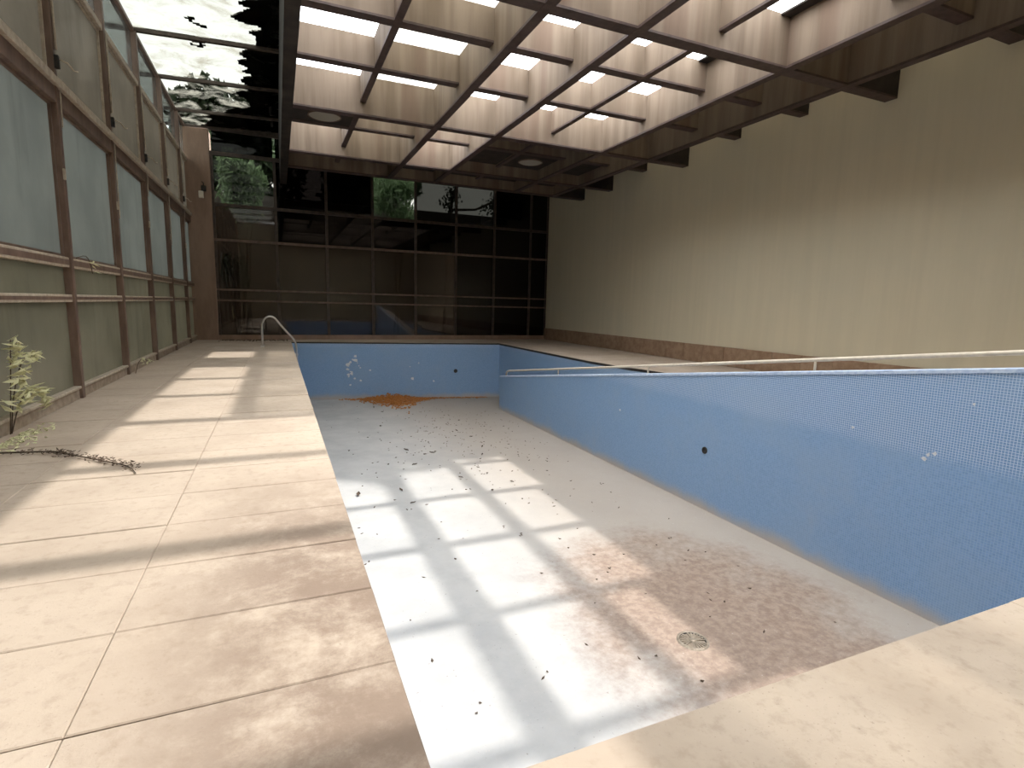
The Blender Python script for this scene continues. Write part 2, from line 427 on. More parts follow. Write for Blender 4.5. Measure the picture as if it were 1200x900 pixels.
# drain grate
bm = bmesh.new(); DX, DY = 3.84, 3.99
lathe(bm, [(.16, 0), (.158, .012), (.135, .016), (.125, .006), (.125, .001), (.0001, .001)], (DX, DY, DZ), 32)
drain = tag(obj('floor_drain', bm, MAT['black']), 'round slotted metal drain grate set in the brown stained pool floor', 'drain')
bm = bmesh.new()
lathe(bm, [(.165, .0), (.16, .014), (.135, .017), (.13, .004)], (DX, DY, DZ), 32); obj('rim', bm, MAT['bronze'], drain)
for s in range(3):
    bm = bmesh.new(); a0 = s*2*math.pi/3 + .5
    for i in range(7):
        a = a0 + (i-3)*.26; c, n_ = Vector((math.cos(a), math.sin(a), 0)), Vector((-math.sin(a), math.cos(a), 0))
        p = Vector((DX, DY, DZ))
        q = [p+c*.035-n_*.004, p+c*.13-n_*.010, p+c*.13+n_*.010, p+c*.035+n_*.004]
        prism(bm, [(v.x, v.y) for v in q], DZ+.001, DZ+.013)
    obj('grate_bar', bm, MAT['bronze'], drain)
bm = bmesh.new(); lathe(bm, [(.04, .001), (.04, .016), (.0001, .018)], (DX, DY, DZ), 20); obj('hub', bm, MAT['bronze'], drain)

# ------------------------------------------------------------------ ramp with its raised side wall and handrail
RX0, RX1 = 6.63, 6.83
def rtop(y): return .91 - (y-2.84)*.1345
ramp = tag(empty('pool_ramp', (RX0, 1.4, DZ)), 'ramp behind a sloping blue mosaic side wall along the pool', 'ramp')
def rchild(name, bm, mats):
    o = obj(name, bm, mats); o.parent = ramp; o.matrix_parent_inverse = Matrix.Translation((-RX0, -1.4, -DZ)); return o
bm = bmesh.new()
ya, yb = PN+.002, 16.40
pts = [(ya, DZ), (yb, DZ), (yb, rtop(yb)-.03), (yb-.06, rtop(yb-.06)), (2.84, rtop(2.84)), (ya, rtop(ya))]
lo = [bm.verts.new((RX0, y, z)) for y, z in pts]; hi = [bm.verts.new((RX1, y, z)) for y, z in pts]
bm.faces.new(lo); bm.faces.new(list(reversed(hi)))
for i in range(len(pts)):
    j = (i+1) % len(pts); bm.faces.new((lo[j], lo[i], hi[i], hi[j]))
bmesh.ops.bevel(bm, geom=[e for e in bm.edges if all(v.co.z > -1.2 and abs(v.co.x-RX0) < 1e-4 for v in e.verts)] +
                [e for e in bm.edges if all(abs(v.co.y-yb) < 1e-4 for v in e.verts) and abs(e.verts[0].co.z-e.verts[1].co.z) > .5], offset=.035, segments=4, affect='EDGES')
bm.normal_update()
rchild('side_wall', bm, MAT['mosaic_y'])
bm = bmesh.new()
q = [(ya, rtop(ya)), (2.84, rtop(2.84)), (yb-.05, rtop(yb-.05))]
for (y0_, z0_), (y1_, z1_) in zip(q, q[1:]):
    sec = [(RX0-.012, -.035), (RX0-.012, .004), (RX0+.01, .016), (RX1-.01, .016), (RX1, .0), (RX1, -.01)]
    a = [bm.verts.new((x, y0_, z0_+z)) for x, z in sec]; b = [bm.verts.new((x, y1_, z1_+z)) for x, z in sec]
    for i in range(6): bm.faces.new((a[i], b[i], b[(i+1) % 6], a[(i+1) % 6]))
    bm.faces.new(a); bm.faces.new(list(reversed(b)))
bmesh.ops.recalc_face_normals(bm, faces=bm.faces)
rchild('top_highlight', bm, MAT['top_highlight'])['label'] = 'pale strip along the top of the wall with the highlight in its colour'
bm = bmesh.new()          # sloping slab
pts = [(ya, rtop(ya)-.25), (yb-.1, rtop(yb)-.25), (yb-.1, DZ), (ya, DZ)]
lo = [bm.verts.new((RX1, y, z)) for y, z in pts]; hi = [bm.verts.new((7.48, y, z)) for y, z in pts]
bm.faces.new(lo); bm.faces.new(list(reversed(hi)))
for i in range(4):
    j = (i+1) % 4; bm.faces.new((lo[j], lo[i], hi[i], hi[j]))
rchild('ramp_slab', bm, MAT['paver'])
bm = bmesh.new(); lathe(bm, [(.06, 0), (.06, -.012), (.04, -.018), (.034, -.004), (.0001, -.004)], (RX0, 6.96, -.97), 20, axis='X'); rchild('inlet', bm, MAT['black'])
bm = bmesh.new(); rr = random.Random(9)
for (cy, cz) in ((3.56, -.14), (3.50, -.11), (3.6, -.19), (4.45, -.02), (3.2, .5), (9.5, -.75)):
    s = rr.uniform(.018, .035)
    vs = [bm.verts.new((RX0-.004, cy+s*math.cos(a)*rr.uniform(.5, 1.2), cz+s*math.sin(a)*rr.uniform(.5, 1.2))) for a in (0, 1, 2, 3, 4.2, 5.3)]
    f = bmesh.ops.extrude_face_region(bm, geom=[bm.faces.new(vs)])
    bmesh.ops.translate(bm, verts=[v for v in f['geom'] if isinstance(v, bmesh.types.BMVert)], vec=(.006, 0, 0))
stuff(rchild('bare_patch', bm, MAT['chip']))

hr = tag(empty('handrail', (RX0+.05, 8.7, rtop(8.7))), 'thin cream handrail on short posts along the sloping blue wall', 'handrail')
def hchild(name, bm, mat):
    o = obj(name, bm, mat); o.parent = hr; o.matrix_parent_inverse = Matrix.Translation((-(RX0+.05), -8.7, -rtop(8.7))); return o
bm = bmesh.new(); X = RX0+.05
P = [(X, y, rtop(y)+.165) for y in (1.5, 3, 6, 9, 12, 15, 15.75)] + [(X, 15.85, rtop(15.85)+.15), (X, 15.92, rtop(15.92)+.10), (X, 15.93, rtop(15.93)-.01)]
tube(bm, P, .026, 12); hchild('rail', bm, MAT['cream'])
for yp in (1.5, 5.1, 8.7, 12.43):
    bm = bmesh.new(); tube(bm, [(X, yp, rtop(yp)-.01), (X, yp, rtop(yp)+.15)], .017, 10)
    lathe(bm, [(.04, 0), (.04, .012), (.018, .014)], (X, yp, rtop(yp)), 14); hchild('post', bm, MAT['cream'])

# ------------------------------------------------------------------ pool ladder (two arched rails and treads)
LY = 17.9
lad = tag(empty('pool_ladder', (-.2, LY, 0)), 'steel pool ladder with arched rails at the far left pool edge', 'ladder')
arch = [(-.45, 0), (-.45, .55), (-.43, .70), (-.37, .82), (-.27, .885), (-.17, .885), (-.08, .83), (.02, .70), (.2, .47), (.38, .26), (.46, .12), (.49, -.1), (.49, -1.15)]
def smooth(pts, n=4):
    out = []
    for i in range(len(pts)-1):
        p0, p1, p2, p3 = pts[max(i-1, 0)], pts[i], pts[i+1], pts[min(i+2, len(pts)-1)]
        for s in range(n):
            t = s/n
            out.append(tuple(.5*((2*b)+(c-a)*t+(2*a-5*b+4*c-d)*t*t+(-a+3*b-3*c+d)*t**3) for a, b, c, d in zip(p0, p1, p2, p3)))
    return out + [pts[-1]]
for dy in (-.24, .24):
    bm = bmesh.new(); tube(bm, [(x+.2, dy, z) for x, z in smooth(arch)], .024, 12); obj('rail', bm, MAT['chrome'], lad)
    bm = bmesh.new(); lathe(bm, [(.055, 0), (.052, .018), (.026, .03)], (-.25, dy, 0), 16); obj('base_flange', bm, MAT['chrome'], lad)
for z in (-.25, -.53, -.81, -1.09):
    bm = bmesh.new(); box(bm, .60, .73, -.24, .24, z-.015, z+.015); obj('tread', bm, MAT['chrome'], lad, bevel=.005)

# ------------------------------------------------------------------ right wall and skirting
wr = struct(boxobj('wall_right', (XR, XR+.25, -3, YB+.1, -.05, 6.3), MAT['wall']))
bm = bmesh.new(); box(bm, XR-.02, XR, -3, YB, 0, .46); sk = struct(obj('baseboard_right', bm, MAT['bed']))
y = -2.9; src = None; i = 0
while y < YB-.5:
    if src is None:
        bm = bmesh.new(); box(bm, -.018, 0, .004, .746, .004, .48)
        bmesh.ops.bevel(bm, geom=list(bm.edges), offset=.005, segments=1, affect='EDGES')
        src = obj('skirting_stone', bm, MAT['skirting'], sk, (XR-.021, y, 0)); t = src
    else: t = inst(src, 'skirting_stone', sk, (XR-.021+random.uniform(-.004, 0), y, 0))
    y += .75
struct(boxobj('wall_front', (XW-.1, XR+.25, -3.2, -3, -.35, 6.9), MAT['wall']))

# ------------------------------------------------------------------ left glazed wall
wl = struct(boxobj('wall_left', (XW-.16, XW+.02, -3, YB, -.05, .13), MAT['curb']))
bm = bmesh.new(); box(bm, XW-.16, XW+.05, -3, YB, .13, .17); obj('sill_ledge', bm, MAT['ledge'], wl, bevel=.008)
MY = [9.06+2.56*k for k in range(-4, 5)]       # mullion positions
TOP = 6.80
src = None
for yv in MY + [-2.9]:
    bm = bmesh.new(); box(bm, XW-.12, XW+.06, yv-.05, yv+.05, 0, TOP); obj('mullion', bm, MAT['frame'], wl, bevel=.006)
for nm, z0, z1, d, m in (('rail', 1.30, 1.40, .035, 'ledge'), ('rail', 1.75, 1.88, .035, 'ledge'), ('rail', 3.80, 4.00, .05, 'frame'), ('sill_ledge', 4.00, 4.10, .10, 'ledge'), ('rail', 4.10, 4.16, .055, 'ledge'), ('rail', 5.70, 5.80, .045, 'ledge'), ('rail', TOP-.05, TOP+.03, .03, 'frame')):
    bm = bmesh.new(); box(bm, XW-.10, XW+d, -2.95, YB, z0, z1); obj(nm, bm, MAT[m], wl, bevel=.006)
    if nm == 'rail' and z0 < 3:      # dark strip painted for the shadow between the twin flats of the rail
        bm = bmesh.new(); box(bm, XW+d-.01, XW+d+.004, -2.95, YB, z0+.03, z1-.03); obj('rail_shadow', bm, MAT['frame'], wl)
edges = [-2.9] + MY + [YB]
LV = [(.17, 1.30, 'frost_low'), (1.40, 1.75, 'frost_low'), (1.88, 3.80, 'frost'), (4.16, 5.70, 'buff_glass'), (5.80, TOP-.05, 'clerestory')]
for a, b in zip(edges, edges[1:]):
    for z0, z1, m in LV[:2] + LV[4:]:
        bm = bmesh.new(); box(bm, XW-.045, XW-.037, a+.045, b-.045, z0-.01, z1+.01); obj('pane', bm, MAT[m], wl)
    # inner sash strips, dark line beside each mullion, and casement frame of the upper light
    for z0, z1 in ((1.88, 3.80), (4.16, 5.70)):
        bm = bmesh.new()
        box(bm, XW-.036, XW-.005, a+.05, a+.085, z0, z1); box(bm, XW-.036, XW-.005, b-.085, b-.05, z0, z1)
        box(bm, XW-.036, XW-.005, a+.085, b-.085, z0, z0+.035); box(bm, XW-.036, XW-.005, a+.085, b-.085, z1-.035, z1)
        sash = obj('sash', bm, MAT['ledge' if z0 > 4 else 'frame'], wl)
        bm = bmesh.new(); box(bm, XW-.045, XW-.037, a+.045, b-.045, z0-.01, z1+.01); obj('pane', bm, MAT['buff_glass' if z0 > 4 else 'frost'], sash)
for i, yv in enumerate(MY):
    bm = bmesh.new()                              # window operator with crank handle
    box(bm, XW+.055, XW+.11, yv-.035, yv+.02, 4.22, 4.38)
    latch = obj('window_latch', bm, MAT['black'], wl, bevel=.008)
    bm = bmesh.new(); tube(bm, [(XW+.10, yv+.0, 4.34), (XW+.18, yv+.04, 4.32), (XW+.23, yv+.10, 4.25), (XW+.26, yv+.13, 4.26)], .010, 8)
    obj('crank_handle', bm, MAT['ledge'], latch)
    bm = bmesh.new(); tube(bm, [(XW+.075, yv+.035, 4.46), (XW+.07, yv+.035, 5.70)], .014, 8); obj('operating_rod', bm, MAT['ledge'], wl)
    bm = bmesh.new(); tube(bm, [(XW+.075, yv+.045, 3.98), (XW+.07, yv+.045, 3.98-(1.25 if i % 2 else .45))], .008, 8); obj('operating_rod', bm, MAT['ledge'], wl)
    bm = bmesh.new(); box(bm, XW+.058, XW+.085, yv-.075, yv-.035, 2.86, 3.0); obj('window_latch', bm, MAT['ledge'], wl, bevel=.006)

# ------------------------------------------------------------------ corner column with its lamp
struct(boxobj('trim_1', (XW-.12, -1.86, YB-.12, YB+.5, -.05, 6.75), MAT['column'], bevel=.015), 'tall brown corner column')
lp = tag(empty('wall_lamp', (-2.12, YB-.12, 4.83)), 'small off-white box lamp on the brown corner column', 'lamp')
bm = bmesh.new(); box(bm, -.10, .04, -.10, 0, -.24, -.02); obj('housing', bm, MAT['white_box'], lp, bevel=.015)
bm = bmesh.new(); box(bm, -.02, .12, -.08, 0, -.02, .16); obj('bracket', bm, MAT['black'], lp, bevel=.015)
bm = bmesh.new(); tube(bm, [(.05, -.04, .16), (.05, -.05, .24), (.0, -.07, .27)], .012, 8); obj('bracket', bm, MAT['black'], lp)

# ------------------------------------------------------------------ back glass wall
wb = struct(boxobj('wall_back', (-1.86, XR, YB-.02, YB+.12, -.05, .16), MAT['column']))
BX = [-1.83, .05, 1.70, 3.30, 4.90, 6.50, 8.10, 9.70, XR-.03]
ZB = [(.16, 1.30), (1.36, 1.66), (1.72, 3.28), (3.36, 4.40), (4.50, 6.0), (6.12, 6.78)]
for xv in BX:
    bm = bmesh.new(); box(bm, xv-.045, xv+.045, YB-.05, YB+.08, .16, 6.1); obj('mullion', bm, MAT['frame_back'], wb)
for z0, z1 in ((1.30, 1.36), (1.66, 1.72), (3.28, 3.36), (4.40, 4.50), (6.0, 6.12), (6.76, 6.98)):
    bm = bmesh.new(); box(bm, -1.86, XR, YB-.06, YB+.07, z0, z1); obj('rail', bm, MAT['frame'] if z0 < 3.3 else MAT['frame_back'], wb)
upper = ['grey_glass', 'tinted_dark', 'tinted_dark', 'grey_glass', 'sky_grey', 'sky_grey', 'tinted_dark', 'tinted_dark']
for i, (a, b) in enumerate(zip(BX, BX[1:])):
    for j, (z0, z1) in enumerate(ZB):
        if j == 5 and i > 1: continue
        m = 'sky_grey' if j == 5 else upper[i] if j == 4 else ('tinted' if i < 5 and not (j == 3 and i > 0) else 'tinted_dark')
        bm = bmesh.new(); box(bm, a+.04, b-.04, YB+.01, YB+.018, z0-.01, z1+.01); obj('pane', bm, MAT[m], wb)

# ------------------------------------------------------------------ lattice ceiling
ceil = struct(boxobj('ceiling', (.42, XR, 18.0, YB+.12, 6.085, 6.2), MAT['dark_panel']))
PZ, SZ, LT = 5.30, 5.56, 6.08
LX = [(.32, .20, PZ), (1.80, .11, SZ), (3.41, .15, PZ), (4.87, .15, PZ), (6.31, .11, SZ), (7.76, .15, PZ), (9.23, .15, PZ)]
TY = [(-2.15, SZ), (-.31, SZ), (1.53, PZ), (3.37, SZ), (5.21, SZ), (7.05, PZ), (8.89, SZ), (10.73, SZ), (12.57, PZ), (14.42, SZ), (16.26, PZ), (18.10, PZ)]
for xv, w, z in LX:
    top = 7.02 if xv < 1 else LT
    ys_ = 7.05 if xv == 1.80 else -2.95
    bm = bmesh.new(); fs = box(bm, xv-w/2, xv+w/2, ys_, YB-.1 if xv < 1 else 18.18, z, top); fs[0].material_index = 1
    strip_h = .035; box(bm, xv-w/2-.004, xv+w/2+.004, ys_, (YB-.1 if xv < 1 else 18.18)-.004, z-.004, z+strip_h, 1)  # dark strip carrying the underside shade in its colour
    obj('long_beam', bm, [MAT['dark_panel'] if xv < 1 else MAT['beam'], MAT['dark_panel'] if xv < 1 else MAT['beam_under_shade']], ceil)
for yv, z in TY:
    w = .22 if z == PZ else .20
    bm = bmesh.new(); z2 = z+.004
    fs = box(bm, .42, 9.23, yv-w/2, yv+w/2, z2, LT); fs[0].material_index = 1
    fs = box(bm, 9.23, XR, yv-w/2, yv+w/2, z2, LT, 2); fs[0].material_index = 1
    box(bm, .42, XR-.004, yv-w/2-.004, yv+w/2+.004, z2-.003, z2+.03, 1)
    obj('cross_beam', bm, [MAT['beam'], MAT['beam_under_shade'], MAT['dark_panel']], ceil)
cellx = [(LX[i][0]+LX[i][1]/2, LX[i+1][0]-LX[i+1][1]/2) for i in range(6)] + [(LX[6][0]+LX[6][1]/2, XR)]
low = {(0, 12.57), (3, 14.42), (4, 14.42), (5, 14.42), (2, 16.26), (3, 16.26), (4, 16.26), (5, 16.26)}
boxobj('roof_panel', (.42, XR, -2.96, -2.2, LT, LT+.03), MAT['dark_panel'], ceil)
for j in range(len(TY)-1):
    y0, y1 = TY[j][0]+.06, TY[j+1][0]-.06; key = TY[j][0]
    for i, (x0, x1) in enumerate(cellx):
        if (i, key) in low:
            zp = 5.57 if i == 0 else 5.63; boxobj('dark_panel', (x0, x1, y0, y1, zp, zp+.03), MAT['dark_panel'], ceil)
        elif i <= 4 and (key < 12 or (key < 15 and i in (0, 1, 2) and (i, key) not in low)):
            boxobj('skylight_pane', (x0-.03, x1+.03, y0-.03, y1+.03, LT, LT+.008), MAT['skylight_dusty' if (i == 1 and key > 7) or key < -.5 or (i > 1 and key < 1) else 'skylight'], ceil)  # dust on the near panes added to dim sun on the coping
            if i == 4 and key == 3.37: boxobj('roof_panel', (7.08, x1+.03, y0-.03, y1+.03, LT-.03, LT-.002), MAT['dark_panel'], ceil)  # half panel added to trim the sun patch on the pool floor
            if i == 4 and key in (5.21, 7.05): boxobj('roof_panel', (7.48, x1+.03, y0-.03, y1+.03, LT-.03, LT-.002), MAT['dark_panel'], ceil)  # narrow panel added to slim the sun patches of this column
        else:
            boxobj('roof_panel', (x0-.03, x1+.03, y0-.03, y1+.03, LT, LT+.03), MAT['fill_roof' if i > 4 and key < 13 else 'dark_panel'], ceil)
def dome(x, y, z, label):
    t = tag(empty('round_ceiling_light', (x, y, z)), label, 'ceiling light')
    bm = bmesh.new(); lathe(bm, [(.36, 0), (.37, -.02), (.35, -.035), (.34, -.01)], (0, 0, 0), 36); obj('rim', bm, MAT['frame'], t)
    bm = bmesh.new(); lathe(bm, [(.345, -.012), (.30, -.035), (.2, -.05), (.1, -.057), (.0001, -.06)], (0, 0, 0), 36); obj('diffuser', bm, MAT['opal'], t)
dome(1.13, 13.75, 5.57, 'round pale ceiling light beside the dark beam at the glass roof')
dome(7.05, 15.35, 5.63, 'round pale ceiling light on a dark panel near the back wall')
bm = bmesh.new(); box(bm, -.07, .07, -.03, 0, -.06, .06)
tag(obj('junction_box', bm, MAT['black'], None, onp := (4.4, 10.73-.06, 5.80), bevel=.006), 'small dark junction box on a buff beam between skylights', 'junction box')

# ------------------------------------------------------------------ glass roof over the left deck
roof = struct(boxobj('trim_2', (XW-.75, .24, -3, -2.92, TOP, TOP+.1), MAT['frame']), 'end bar of the glass roof')
for yv in MY + [YB]:
    bm = bmesh.new(); x0, x1 = XW-.75, .24
    vs = [(x0, TOP-.06), (x1, TOP+.08), (x1, TOP+.16), (x0, TOP+.02)]
    a = [bm.verts.new((x, yv-.05, z)) for x, z in vs]; b = [bm.verts.new((x, yv+.05, z)) for x, z in vs]
    bm.faces.new(a); bm.faces.new(list(reversed(b)))
    for i in range(4): bm.faces.new((a[(i+1) % 4], a[i], b[i], b[(i+1) % 4]))
    obj('glazing_bar', bm, MAT['frame_back'], roof)
for a, b in zip(edges, edges[1:]):
    bm = bmesh.new()
    q = [bm.verts.new(p) for p in ((XW-.75, a+.04, TOP+.0), (.24, a+.04, TOP+.14), (.24, b-.04, TOP+.14), (XW-.75, b-.04, TOP+.0))]
    f = bmesh.ops.extrude_face_region(bm, geom=[bm.faces.new(q)])
    bmesh.ops.translate(bm, verts=[v for v in f['geom'] if isinstance(v, bmesh.types.BMVert)], vec=(0, 0, .008))
    bmesh.ops.recalc_face_normals(bm, faces=bm.faces)
    obj('roof_pane', bm, MAT['roof_glass'], roof)
# leaf mould lying on the roof glass against the beam
bm = bmesh.new(); st = .06; nx, ny = 46, int((YB+2.9)/st); grid = {}
def dz(x): return TOP + .155 + (x-.24)*.14/2.99
def edge(y):
    e = -.12
    if y > 12: e = -.25 - (y-12)*.075
    if y > 18.4: e -= (y-18.4)*.55
    return e + .42*(mnoise.noise(Vector((y*.9, 0, 3)))) + .25*mnoise.noise(Vector((y*2.9, 1, 3)))
for j in range(ny):
    for i in range(nx):
        x, y = .24-(i+.5)*st, -2.9+(j+.5)*st
        d = x - edge(y) + .22*mnoise.noise(Vector((x*3.2, y*3.2, 7)))
        blot = mnoise.noise(Vector((x*1.8, y*1.8, 21))) > .46 and x > -1.9
        if d > 0 or (blot and x > -1.6 and mnoise.noise(Vector((x*6, y*6, 2))) > -.1): grid[(i, j)] = .03 + .10*max(0, min(1, d*2)) + .02*mnoise.noise(Vector((x*9, y*9, 5)))
vt, vb = {}, {}
def gv(d, i, j, top):
    if (i, j) not in d:
        x, y = .24-i*st, -2.9+j*st
        hs = [grid[c] for c in ((i, j), (i-1, j), (i, j-1), (i-1, j-1)) if c in grid]
        full = len(hs) == 4
        jx, jy = st*.35*mnoise.noise(Vector((i*.7, j*.7, 9))), st*.35*mnoise.noise(Vector((i*.7, j*.7, 19)))
        d[(i, j)] = bm.verts.new((min(x+jx, .24), y+jy, dz(x) + ((sum(hs)/len(hs) if full else .008) if top else 0)))
    return d[(i, j)]
for (i, j) in grid:
    c = [(i, j), (i+1, j), (i+1, j+1), (i, j+1)]
    bm.faces.new([gv(vt, a, b, True) for a, b in c]); bm.faces.new([gv(vb, a, b, False) for a, b in reversed(c)])
stuff(tag(obj('leaf_mould', bm, MAT['debris']), 'dark mass of rotted leaves lying on the dirty glass roof', 'leaves'))

# ------------------------------------------------------------------ outside
gw = boxobj('garden_wall', (-9, 16, 25, 25.4, -.4, 5.55), MAT['garden_wall']); tag(gw, 'dark stone garden wall behind the back glass wall', 'wall')
bm = bmesh.new(); prism(bm, [(-14, YB+.55), (18, YB+.55), (18, 40), (-14, 40)], -.4, -.06); prism(bm, [(-14, -6), (XW-.17, -6), (XW-.17, YB+.55), (-14, YB+.55)], -.4, -.06)
struct(obj('ground', bm, MAT['soil']))
def bush(name, c, r, n, L, W, mat, label, cat='bush', group=None, seed=1, stems=4, base=-.06, upright=None):
    rnd = random.Random(seed); t = tag(empty(name, (c[0], c[1], base)), label, cat, group)
    bm = bmesh.new()
    lobes = [(Vector((rnd.uniform(-.65, .65)*r[0], rnd.uniform(-.65, .65)*r[1], rnd.uniform(-.6, .6)*r[2])), rnd.uniform(.4, .6)) for _ in range(9)]
    for i in range(n):
        lc, lr = rnd.choice(lobes); d = Vector((rnd.gauss(0, 1), rnd.gauss(0, 1), rnd.gauss(0, 1))).normalized()*(rnd.random()**.4)*lr
        p = lc + Vector((d.x*r[0], d.y*r[1], d.z*r[2])); s = rnd.uniform(.7, 1.3)
        leafquad(bm, (p.x, p.y, p.z + c[2]-base), L*s, W*s, rnd=rnd, up=upright)
    stuff(obj('foliage', bm, MAT[mat], t))
    bm = bmesh.new()
    for s in range(stems):
        a = rnd.uniform(0, 6.28); lc = lobes[s % 9][0]
        tube(bm, [(.12*math.cos(a), .12*math.sin(a), 0), (lc.x*.4, lc.y*.4, (c[2]-base)*.55), (lc.x, lc.y, c[2]-base+lc.z)], [.07, .05, .02], 8)
    obj('trunk', bm, MAT['bark'], t)
bush('shrub', (-1.05, 22.7, 5.35), (1.0, .7, 1.2), 1900, .30, .11, 'leaf', 'bright green leafy shrub behind the leftmost clear pane of the back wall', seed=3)
bush('shrub', (4.5, 22.6, 5.55), (1.15, .6, 1.0), 2600, .30, .075, 'leaf', 'bright green narrow-leaved shrub seen above the middle of the back glass wall', seed=5)
bush('shrub', (-1.35, 22.0, 2.3), (.45, .4, .9), 320, .24, .09, 'leaf_dark', 'dim low shrub behind the tinted glass beside the corner column', seed=6)
for x, s, n, lab in ((3.9, 11, 0, 'dark tree beyond the garden wall, behind the narrow-leaved shrub'), (12.9, 12, 0, 'dark tree at the right end of the garden wall')):
    bush('tree', (x, 26.2, 7.2), (2.4, 1.2, 2.4), 3800, .5, .3, 'leaf_dark', lab, 'tree', seed=s, stems=6)
bush('tree', (-1.6, 26.3, 7.6), (2.6, 1.2, 2.8), 4200, .5, .3, 'leaf_dark', 'dark tree beyond the garden wall at the column corner', 'tree', seed=13, stems=6)
bm = bmesh.new()                                   # a bare branch crossing the sky gap
tube(bm, [(7.0, 24.2, -.06), (7.15, 24.2, 3), (7.3, 24.2, 5.9), (7.6, 24.2, 6.9)], [.10, .09, .07, .05], 8)
tube(bm, [(7.2, 24.2, 5.55), (8.4, 24.1, 5.65), (9.3, 24.0, 6.1), (10.0, 24.0, 6.9)], [.06, .05, .05, .03], 8)
tr = tag(obj('bare_tree', bm, MAT['bark']), 'thin dark tree with a side branch against the grey sky gap', 'tree')
bm = bmesh.new(); rnd = random.Random(4)
for i in range(420):
    b_ = rnd.choice([(7.25, 6.0), (7.3, 6.3), (7.1, 5.7), (9.4, 6.3), (9.9, 6.0), (10.2, 6.5), (9.0, 5.8)])
    leafquad(bm, (b_[0]+rnd.gauss(0, .18), 24.2+rnd.gauss(0, .2), b_[1]+rnd.gauss(0, .16)), .16, .1, rnd=rnd)
stuff(obj('foliage', bm, MAT['leaf_dark'], tr))
# unseen foliage added above the far end of the lattice to block sun
bush('tree', (10.3, 16.2, 16.2), (4.2, 5.4, 1.9), 7500, .60, .40, 'leaf_dark', 'added out-of-view leafy tree crown shading the far end of the pool', 'tree', seed=21, stems=0)
for o in [o for o in bpy.data.objects if o.parent and o.parent.name == 'tree.003' and o.name.startswith('trunk')]:
    bm = bmesh.new(); tube(bm, [(2.8, 0, 0), (2.6, .1, 8), (1.2, 0, 13), (0, 0, 16)], [.3, .24, .17, .06], 10); bm.to_mesh(o.data); bm.free()

# ------------------------------------------------------------------ leaves, litter and sprigs
bm = bmesh.new(); rnd = random.Random(31)
for i in range(1500):
    u = rnd.gauss(0, 1); x = 3.75 + u*.62
    yw = yfar(x) - .06; dep = abs(rnd.gauss(0, 1))*(.75*math.exp(-((x-3.55)/.8)**2) + .10)
    y = yw - dep; hh = .20*math.exp(-((x-3.6)/.7)**2)*math.exp(-dep*1.4)
    leafquad(bm, (x, y, DZ+.012+rnd.random()*hh), rnd.uniform(.08, .15), rnd.uniform(.04, .07), 1.2, up=.7, rnd=rnd)
for i in range(350):
    x = rnd.uniform(2.6, 7.0); leafquad(bm, (x, yfar(x)-.04-abs(rnd.gauss(0, .09)), DZ+.014), rnd.uniform(.07, .12), rnd.uniform(.03, .06), 1.0, up=.5, rnd=rnd)
stuff(tag(obj('leaf_pile', bm, MAT['dead_leaf']), 'pile of orange dead leaves against the far pool wall', 'leaves'))
# single curled leaves on the pool floor (the larger ones)
lp0 = None; rnd = random.Random(41)
big = [(438, 478), (448, 483), (446, 500), (476, 528), (498, 533), (510, 530), (506, 531), (565, 533), (565, 524), (538, 493), (442, 560), (424, 556), (420, 581), (409, 529), (414, 533), (500, 592), (484, 590), (477, 598), (577, 575), (596, 521), (470, 575), (530, 574), (571, 555), (600, 565), (520, 520), (590, 500), (575, 505), (552, 512), (535, 505), (620, 540), (641, 552), (612, 585), (470, 505), (431, 513), (455, 545), (540, 560), (486, 545), (560, 548)]
def pix(p, z):
    d = right*(p[0]-600) - up*(p[1]-450) - back*635.
    return Vector((0, 0, 1.4)) + d*((z-1.4)/d.z)
for i, p in enumerate(big):
    w = pix(p, DZ)
    if w.y > 18.2 or w.x > 6.3: continue
    if lp0 is None:
        bm = bmesh.new()
        L, W = .13, .07
        prof = [(-.5, .02, .0), (-.3, .6, .018), (0, 1, .012), (.3, .65, .02), (.5, .02, .035)]
        rows = []
        for u, wd, h in prof: rows.append([bm.verts.new((u*L, s*wd*W/2, h + abs(s)*.018)) for s in (-1, 0, 1)])
        for a, b in zip(rows, rows[1:]):
            for q in range(2): bm.faces.new((a[q], b[q], b[q+1], a[q+1])).smooth = True
        lp0 = o = obj('dead_leaf', bm, MAT['litter'], None, (w.x, w.y, DZ+.002))
    else: o = inst(lp0, 'dead_leaf', None, (w.x, w.y, DZ+.002))
    s = rnd.uniform(.5, 1.25) * (1.0 if i in (0, 1, 2, 3, 7, 12) else .7) * (.5 if w.y < 8.5 else 1); o.scale = (s, s, s); o.rotation_euler = (0, 0, rnd.uniform(0, 6.28))
    tag(o, {0: 'curled dark dead leaf just in front of the left end of the orange leaf pile',
            12: 'curled brown dead leaf touching the deck edge between two sunlit floor patches'}.get(i, 'single curled brown dead leaf lying loose on the pale pool floor'), 'leaf', 'loose dead leaves on the pool floor')
bm = bmesh.new(); rnd = random.Random(43)
for i in range(420):
    x = rnd.gauss(4.4, 1.25); y = rnd.gauss(13.2, 2.2)
    if i > 330: x, y = rnd.uniform(.9, 5.8), rnd.uniform(3.3, 11)
    if not (.8 < x < 6.4 and 3 < y < 18.4): continue
    leafquad(bm, (x, y, DZ+.008), rnd.uniform(.025, .07), rnd.uniform(.02, .04), .6, up=.35, rnd=rnd)
stuff(tag(obj('leaf_litter', bm, MAT['litter']), 'small dark leaf crumbs scattered over the pool floor', 'leaves'))
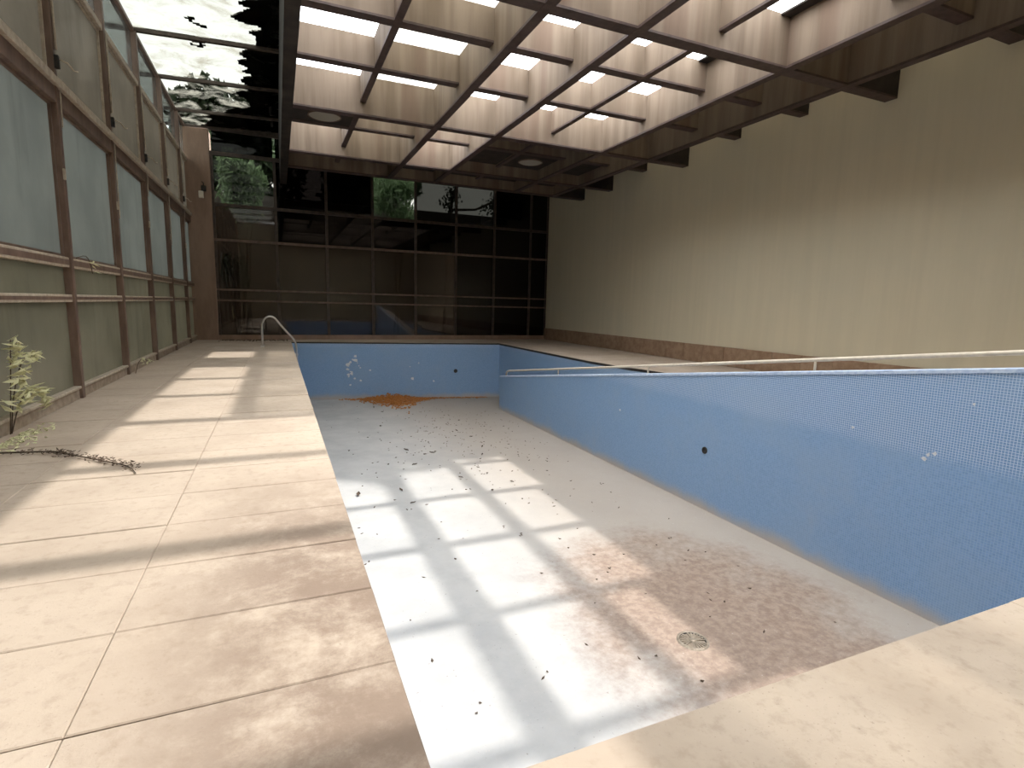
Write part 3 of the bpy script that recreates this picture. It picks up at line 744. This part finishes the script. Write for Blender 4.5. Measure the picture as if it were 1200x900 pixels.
# fallen twig on the deck
bm = bmesh.new(); tw = [(-2.45, 5.98, .012), (-2.27, 5.96, .018), (-1.88, 5.87, .02), (-1.72, 5.73, .02), (-1.4, 5.42, .018), (-1.18, 5.2, .014), (-1.08, 4.98, .010)]
sm = smooth(tw, 3); tube(bm, sm, [.009-.006*i/len(sm) for i in range(len(sm))], 6)
twig = tag(obj('fallen_twig', bm, MAT['bark']), 'long curved dry twig with shrivelled leaves lying on the stone deck', 'twig')
bm = bmesh.new(); rnd = random.Random(5); sp = smooth(tw, 8)
for i in range(260):
    p = sp[min(len(sp)-1, int(abs(rnd.gauss(.55, .24))*len(sp)) % len(sp))]
    leafquad(bm, (p[0]+rnd.gauss(0, .035), p[1]+rnd.gauss(0, .04), .012+rnd.random()*.03), rnd.uniform(.025, .05), rnd.uniform(.01, .018), .8, up=.6, rnd=rnd)
stuff(obj('dry_foliage', bm, MAT['litter'], twig))
# living sprigs pushing through the glazed wall
def sprig(paths, label, leaf_n, L, seed, root):
    rnd = random.Random(seed); t = tag(empty('leafy_sprig', root), label, 'plant')
    bm = bmesh.new()
    for pth in paths: tube(bm, [Vector(p)-Vector(root) for p in smooth(pth, 3)], .005, 6)
    obj('stem', bm, MAT['bark'], t); bm = bmesh.new()
    for pth in paths:
        sp = smooth(pth, 6)
        for i in range(leaf_n):
            p = Vector(sp[int(len(sp)*(.35+.65*rnd.random()))-1]) - Vector(root)
            leafquad(bm, (p.x+rnd.uniform(.0, .07), p.y+rnd.gauss(0, .05), p.z+rnd.gauss(0, .035)), L*rnd.uniform(.7, 1.3), L*.36, .5, up=.8, rnd=rnd)
    stuff(obj('leaf_cluster', bm, MAT['leaf_pale'], t))
x0 = XW+.08
sprig([[(x0, 6.75, .02), (x0+.03, 6.8, .4), (x0+.07, 6.95, .72), (x0+.09, 7.12, .75)], [(x0, 6.75, .02), (x0+.05, 6.85, .3), (x0+.08, 7.05, .42), (x0+.10, 7.3, .26)], [(x0, 6.72, .02), (x0+.04, 6.75, .6), (x0+.05, 6.8, .95)]], 'pale leafy sprig growing at the foot of the nearest glazed bay', 40, .15, 1, (x0, 6.75, 0))
sprig([[(x0-.03, 9.25, 1.89), (x0+.04, 9.4, 1.93), (x0+.06, 9.5, 1.82), (x0+.06, 9.56, 1.70)]], 'tiny pale sprig poking in above the middle rail beside the second mullion', 7, .09, 2, (x0-.03, 9.25, 1.89))
sprig([[(x0+.05, 11.65, .01), (x0+.09, 11.75, .2), (x0+.12, 12.0, .24), (x0+.14, 12.3, .18)]], 'short pale sprig on the sill ledge by the third mullion', 14, .10, 3, (x0+.05, 11.65, 0))
bm = bmesh.new(); rnd = random.Random(8)
for i in range(130): leafquad(bm, (XW+.13+abs(rnd.gauss(0, .10)), 6.55+rnd.gauss(0, .28), .012), rnd.uniform(.04, .09), .03, .8, up=.5, rnd=rnd)
stuff(tag(obj('leaf_drift', bm, MAT['leaf_pale']), 'pale dry leaves drifted against the foot of the glazed wall', 'leaves'))
bm = bmesh.new()
for i in range(260): leafquad(bm, (rnd.uniform(-1.8, .3), YB-.12-abs(rnd.gauss(0, .35)), .012), rnd.uniform(.05, .1), .04, .8, up=.5, rnd=rnd)
stuff(tag(obj('leaf_drift', bm, MAT['litter']), 'brown dry leaves drifted at the foot of the back glass wall', 'leaves'))
